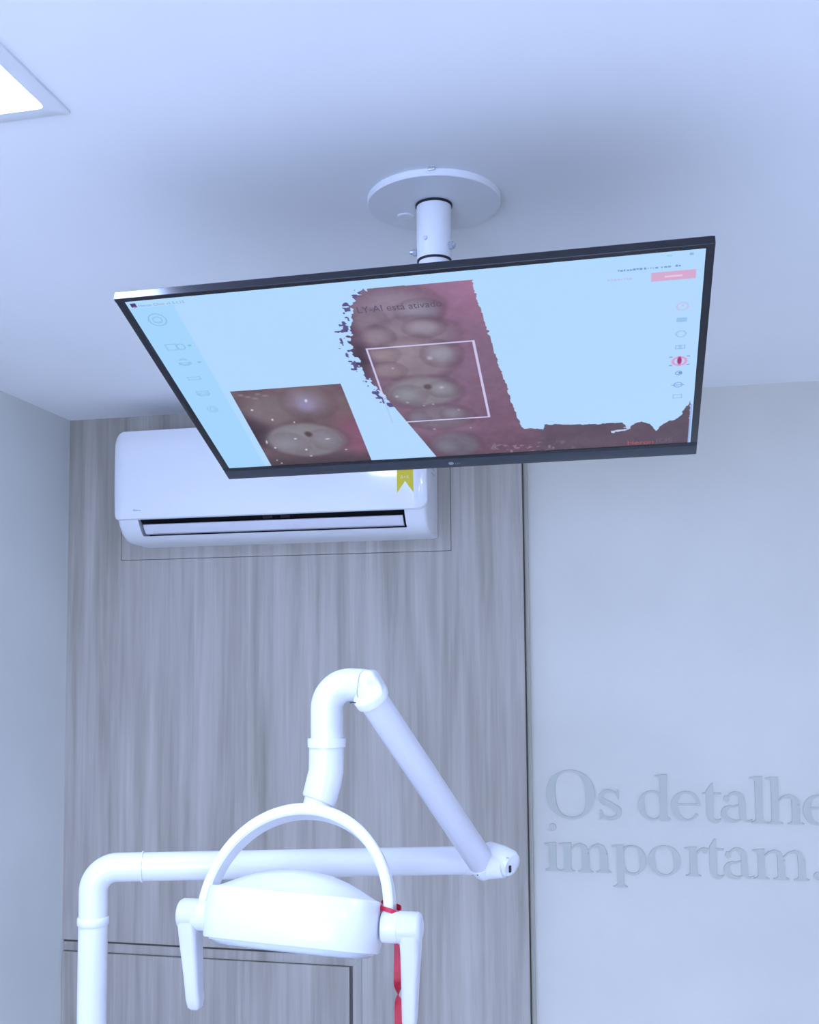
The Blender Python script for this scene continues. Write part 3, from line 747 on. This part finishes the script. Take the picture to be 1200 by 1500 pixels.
# spring arm
a0 = Vector((-.2178, 1.605, -.2960)); a1 = Vector((-.3385, 1.415, -.0475)); ad = (a1 - a0).normalized()
mb = MB(); mb.tube([W(*(a0 - ad * .002)), W(*a0), W(*a1), W(*(a1 + ad * .001))], [.0190, .0203, .0203, .0195], 44)
mb.build('spring_arm', M['white2'], lamp, smooth=35)
mb = MB(); mb.tube([W(*(a0 - ad * .023) + Vector((.002, 0, 0))), W(*(a0 - ad * .0195)), W(*(a0 - ad * .012)), W(*(a0 + ad * .001)), W(*(a0 + ad * .002))], [.008, .0165, .0205, .0218, .0205], 44)
mb.tube([W(*(a0 - ad * .010)), W(-.1985, 1.600, -.3000), W(-.1850, 1.597, -.2985)], [.0180, .0175, .0165], 30)
mb.build('arm_end_cap', M['white'], lamp, smooth=45)
mb = MB(); sl = a0 - ad * .0125
mb.box(W(sl.x - .0105, sl.y - .0225, sl.z - .0065), W(sl.x - .0080, sl.y - .0160, sl.z + .0035), bev=.0005)
mb.build('arm_slot', M['rubber'], lamp)
mb = MB(); mb.tube([W(*(a1 - ad * .0025)), W(*(a1 - ad * .002)), W(*(a1 + ad * .0075)), W(*(a1 + ad * .010)), W(*(a1 + ad * .013))], [.0203, .0240, .0242, .0226, .0180], 44)
mb.build('arm_collar', M['white'], lamp, smooth=45)
# tongue over the pivot at the top of the arm
piv = Vector((-.3500, 1.4230, -.0245))
tk = []
def hull2(p, r0, q, r1, n=40):
    """outline of the convex hull of two circles in the x-z plane"""
    pts = sorted((c.x + r * math.cos(2 * math.pi * i / n), c.z + r * math.sin(2 * math.pi * i / n)) for c, r in ((p, r0), (q, r1)) for i in range(n))
    def half(seq):
        h = []
        for a in seq:
            while len(h) > 1 and (h[-1][0] - h[-2][0]) * (a[1] - h[-2][1]) - (h[-1][1] - h[-2][1]) * (a[0] - h[-2][0]) <= 0: h.pop()
            h.append(a)
        return h[:-1]
    return half(pts) + half(pts[::-1])
mb = MB(); tp = Vector((-.3415, 0, -.0205)); tq = Vector((-.3375, 0, -.0400))
ring0 = hull2(tp, .0118, tq, .0185)
def ringat(y, k):
    cx_ = sum(p[0] for p in ring0) / len(ring0); cz_ = sum(p[1] for p in ring0) / len(ring0)
    return [W(cx_ + (a - cx_) * k, y, cz_ + (c - cz_) * k) for a, c in ring0]
mb.loft([ringat(1.428, 1), ringat(1.404, 1), ringat(1.4000, .93), ringat(1.3985, .80)], True)
mb.build('pivot_cheek', M['white'], lamp, smooth=50)
c0 = min(range(len(ring0)), key=lambda i: ring0[i][0]); left = sorted([p for p in ring0 if p[0] < -.3470 and p[1] > -.054], key=lambda p: p[1])
mb = MB(); mb.tube([W(a - .0008, 1.4050 + .0012 * ((c + .031) / .02) ** 2, c) for a, c in left], .0006, 8); mb.build('pivot_seam', M['seam'], lamp)
mb = MB(); lathe_pts(mb, [(.0065, 0), (.0065, .0006), (.0056, .0008)], W(-.3355, 1.3988, -.0235), (0, -1, 0), 24); mb.build('pivot_cap', M['white2'], lamp, smooth=30)
mb = MB(); mb.box(W(-.3660, 1.4010, -.0535), W(-.3475, 1.4060, -.0520), bev=.0004); mb.build('pivot_slot', M['rubber'], lamp)
# drop tube with its bend
TX, TY = -.4086, 1.4400; R1 = .0226
cb = Vector((TX + .033, TY, -.0295 - .033))
bt = [cb + .033 * Vector((-math.cos(t), 0, math.sin(t))) for t in [math.pi / 2 * i / 12 for i in range(13)]]
mb = MB(); mb.tube([W(TX, TY, -.104)] + [W(*p) for p in bt] + [W(TX + .050, TY - .004, -.0297), W(TX + .0575, TY - .008, -.0300), W(TX + .0655, TY - .012, -.0302), W(TX + .068, TY - .013, -.0303)], [R1] * 14 + [R1 * .98, R1 * .96, .0185, .010], 44)
mb.build('drop_tube', M['white'], lamp, smooth=40)
mb = MB(); lathe_pts(mb, [(R1, -.1155), (.0262, -.1150), (.0266, -.1060), (.0262, -.1030), (R1, -.1025)], W(TX - .0005, TY, 0), (0, 0, 1), 48); mb.build('drop_collar', M['white'], lamp, smooth=40)
mb = MB(); mb.tube([W(TX - .001, TY, -.114), W(TX - .0012, TY, -.135), W(TX - .0015, TY, -.148), W(TX - .004, TY - .003, -.163), W(TX - .0085, TY - .008, -.1835), W(TX - .0096, TY - .0092, -.1885), W(TX - .0098, TY - .0094, -.1890)], [.0240, .0240, .0241, .0246, .0240, .0222, .0200], 44)
mb.build('drop_sleeve', M['white'], lamp, smooth=40)
mb = MB(); mb.tube([W(TX - .0085, TY - .008, -.182), W(-.4225, 1.424, -.207)], .0196, 40); mb.build('yoke_stud', M['white'], lamp, smooth=40)

# lamp head hangs in a half-ellipse yoke; frame leans back
HX, HY, HZ = -.4305, 1.360, -.3325
tl = math.radians(25)
def Y3(x, s, d): # x, height s in the leaning plane, d towards the viewer side
    return W(x, HY + s * math.sin(tl) - d * math.cos(tl), HZ + s * math.cos(tl) + d * math.sin(tl))
mb = MB(); rings = []
N = 60
for i in range(N + 1):
    t = math.pi * i / N
    th = .0125 + .0035 * math.sin(t) ** 2
    c_, s_ = math.cos(t), math.sin(t)
    ox, oy = HX - .1325 * c_, .153 * s_ ** .92 if s_ > 0 else 0
    tx, ty = .1325 * s_, .153 * c_; L_ = math.hypot(tx, ty); nx, ny = ty / L_, -tx / L_      # inward normal
    if i == 0: nx, ny = 1, 0
    if i == N: nx, ny = -1, 0
    hw = .0145; e = .0022
    sec = [(0 + e, -hw), (0, -hw + e), (0, hw - e), (e, hw), (th - e, hw), (th, hw - e), (th, -hw + e), (th - e, -hw)]
    rings.append([Y3(ox + nx * q, oy + ny * q, d) for q, d in sec])
mb.loft(rings, True)
mb.build('yoke', M['white'], lamp, smooth=35)
# hubs
def hub(x0, x1, z, name, r=.0203):
    mb = MB(); s = 1 if x1 > x0 else -1
    mb.tube([W(x0, HY, z), W(x0 + s * .001, HY, z), W(x1 - s * .004, HY, z), W(x1 - s * .001, HY, z), W(x1, HY, z)], [r - .001, r, r, r - .0015, r - .004], 40)
    return mb.build(name, M['white'], lamp, smooth=40)
hub(-.546, -.571, -.3310, 'hub'); hub(-.313, -.2905, -.3345, 'hub')
mb = MB(); mb.tube([W(-.2910, HY, -.3345), W(-.2898, HY, -.3345)], .0196, 40); mb.build('hub_seam', M['seam'], lamp, smooth=30)
# handles
def handle(xc, z0, pts, name, s):
    """round knuckle at the pivot, then a tapering paddle; pts = (z drop, x centre shift, half width x, half depth y, y shift)"""
    mb = MB()
    mb.tube([W(xc - s * .0155, HY, z0), W(xc - s * .0150, HY, z0), W(xc + s * .009, HY, z0), W(xc + s * .0128, HY, z0), W(xc + s * .0148, HY, z0)], [.0195, .0203, .0203, .0180, .0120], 40)
    rings = []
    for dz, dx, hx, hy, sy in pts:
        r = min(hx, hy) * .55; ring = []
        for cx_, cy_, a in ((hx - r, hy - r, 0), (-hx + r, hy - r, 90), (-hx + r, -hy + r, 180), (hx - r, -hy + r, 270)):
            for i in range(6):
                t = math.radians(a + 90 * i / 5); ring.append(W(xc + dx + cx_ + r * math.cos(t), HY + sy + cy_ + r * math.sin(t), z0 - dz))
        rings.append(ring)
    mb.loft(rings, True); return mb.build(name, M['white2'], lamp, smooth=45)
handle(-.5755, -.3305, [(-.004, .001, .0130, .0190, 0), (.012, .001, .0128, .0190, 0), (.03, .002, .0122, .0165, -.001), (.06, .0055, .0108, .0145, -.003), (.09, .0085, .0095, .0128, -.005), (.107, .0105, .0100, .0118, -.006), (.117, .0110, .0085, .0088, -.006), (.1205, .0110, .0050, .005, -.006)], 'handle', -1)
handle(-.2765, -.3350, [(-.004, 0, .0125, .0190, 0), (.012, 0, .0125, .0190, 0), (.03, 0, .0118, .0165, .001), (.06, -.0012, .0105, .0145, .002), (.09, -.0022, .0095, .0128, .003), (.115, -.003, .0088, .0115, .004), (.126, -.003, .0070, .0085, .004), (.1295, -.003, .004, .005, .004)], 'handle', 1)
# housing: superellipse sections in the head's own tilted frame
th_ = math.radians(15); roll = math.radians(3.0)
HM = Matrix.Rotation(roll, 3, 'Y') @ Matrix.Rotation(-th_, 3, 'X')
HC = Vector((-.4300, HY, HZ + .0005))
def sec(z, a, bb, n=72, e=3.2):
    r = []
    for i in range(n):
        t = 2 * math.pi * i / n; c, s = math.cos(t), math.sin(t)
        r.append(Vector((a * abs(c) ** (2 / e) * (1 if c >= 0 else -1), bb * abs(s) ** (2 / e) * (1 if s >= 0 else -1), z)))
    return [W(*(HC + HM @ p)) for p in r]
mb = MB()
mb.loft([sec(-.0245, .1080, .068), sec(-.0300, .1095, .0695), sec(-.0310, .1115, .0712), sec(-.0290, .1128, .0724), sec(.000, .1150, .0745), sec(.0290, .1140, .0735), sec(.0318, .1125, .0720), sec(.0328, .1105, .0705)], True)
head = mb.build('lamp_head', M['white'], lamp, smooth=40)
mb = MB(); mb.loft([sec(.0315, .1105, .0700, e=2.8), sec(.0360, .100, .064, e=2.4), sec(.0430, .086, .055, e=2.2), sec(.0520, .066, .045, e=2.0), sec(.0590, .044, .031, e=2.0), sec(.0625, .022, .016, e=2.0), sec(.0635, .006, .004, e=2.0)], True)
mb.build('top_cover', M['white'], head, smooth=60)
mb = MB(); mb.loft([sec(-.0290, .1070, .0670), sec(-.0330, .1060, .0660), sec(-.0375, .098, .060), sec(-.0395, .080, .048)], True)
mb.build('lens', M['lens'], head, smooth=40)

# ------------------------------------------------------------------ red ribbon tied to the yoke
RB = Vector((-.3040, 1.372, EYE - .318))
mb = MB()
rc = Y3(-.3045, .022, 0) + lo_                       # where it wraps the yoke leg
def rib(path, widths, nrm, th=.0010):
    """flat band swept through path; nrm = width direction for each point"""
    rings = []
    for i, p in enumerate(path):
        q0 = path[max(0, i - 1)]; q1 = path[min(len(path) - 1, i + 1)]; t = (q1 - q0).normalized()
        w = Vector(nrm[i]); w = (w - t * w.dot(t)).normalized(); k = t.cross(w)
        a, h = widths[i] / 2, th / 2
        rings.append([p + w * a + k * h, p + w * a - k * h, p - w * a - k * h, p - w * a + k * h])
    mb.loft(rings, True)
loop = []; nr = []
for i in range(25):
    t = 2 * math.pi * i / 24 - .6
    loop.append(rc + Vector((.0112 * math.cos(t) + (.002 if math.cos(t) > 0 else -.001), .0185 * math.sin(t), -.0045 * math.cos(t) + .001 * math.sin(3 * t)))); nr.append((0, 0, 1))
rib(loop, [.0055] * 25, nr)
kp = rc + Vector((-.0135, -.004, .003))
rib([rc + Vector((-.007, -.0165, .001)), kp + Vector((-.002, -.006, 0)), kp + Vector((-.004, -.003, -.005))], [.005, .006, .004], [(0, 0, 1)] * 3)
tail = []; nr = []; wd = []
z0 = rc.z
for i in range(40):
    f_ = i / 39; dz = f_ * .215
    tw = max(0, min(1, (dz - .085) / .045)); ang = math.pi * tw * tw * (3 - 2 * tw)
    tail.append(Vector((-.2990 + .0015 * math.sin(dz * 30) + (.002 if dz > .1 else 0) * tw, HY + .0245, z0 - .003 - dz)))
    nr.append((math.cos(ang), math.sin(ang), 0)); wd.append(.0105 + .002 * math.sin(dz * 22))
rib(tail, wd, nr)
rib([rc + Vector((.006, .0175, -.002)), Vector((-.2992, HY + .0260, z0 - .002)), Vector((-.2990, HY + .0248, z0 - .010))], [.006, .009, .0105], [(1, 0, .3), (1, 0, .2), (1, 0, 0)])
o = mb.build('ribbon', M['red'], None, smooth=50, off=RB); o.location = RB
o['label'] = 'red ribbon tied round the right leg of the lamp yoke, tail hanging down'; o['category'] = 'ribbon'

# ------------------------------------------------------------------ daylight and lamps
def area(name, loc_, rot, sx, sy, power, col):
    l = bpy.data.lights.new(name, 'AREA'); l.shape = 'RECTANGLE'; l.size = sx; l.size_y = sy; l.energy = power; l.color = col
    o = bpy.data.objects.new(name, l); COL.objects.link(o); o.location = loc_; o.rotation_euler = rot; return o
area('daylight_window', ((WX0 + WX1) / 2, YF - .10, (WZ0 + WZ1) / 2), (math.radians(90), 0, 0), WX1 - WX0, WZ1 - WZ0, 86, (.445, .575, 1.0))
w = bpy.data.worlds.new('World'); S.world = w; w.use_nodes = True
bg = w.node_tree.nodes['Background']; bg.inputs['Color'].default_value = (.45, .60, 1.0, 1); bg.inputs['Strength'].default_value = 1.2

# ------------------------------------------------------------------ camera
f_px, cx_px, cy_px = 1571.4, 569.55, 853.8
yaw, pit, rol = math.radians(12.52), math.radians(4.27), math.radians(-.40)
right = Vector((math.cos(yaw), math.sin(yaw), 0)); fh = Vector((-math.sin(yaw), math.cos(yaw), 0)); zz = Vector((0, 0, 1))
fwd = math.cos(pit) * fh + math.sin(pit) * zz; up = -math.sin(pit) * fh + math.cos(pit) * zz
r2 = math.cos(rol) * right + math.sin(rol) * up; u2 = -math.sin(rol) * right + math.cos(rol) * up
cam = bpy.data.cameras.new('camera'); cam.sensor_fit = 'VERTICAL'; cam.sensor_height = 36; cam.lens = 36 * f_px / 1500
cam.shift_x = (600 - cx_px) / 1500; cam.shift_y = (cy_px - 750) / 1500; cam.clip_start = .02
co = bpy.data.objects.new('camera', cam); COL.objects.link(co)
co.matrix_world = Matrix(((r2.x, u2.x, -fwd.x, 0), (r2.y, u2.y, -fwd.y, 0), (r2.z, u2.z, -fwd.z, EYE), (0, 0, 0, 1)))
S.camera = co
S.view_settings.view_transform = 'Standard'; S.view_settings.look = 'None'; S.view_settings.gamma = 1
S.view_settings.exposure = 0.0; S.view_settings.use_curve_mapping = False
S.cycles.use_denoising = True
S.cycles.max_bounces = 10; S.cycles.diffuse_bounces = 6
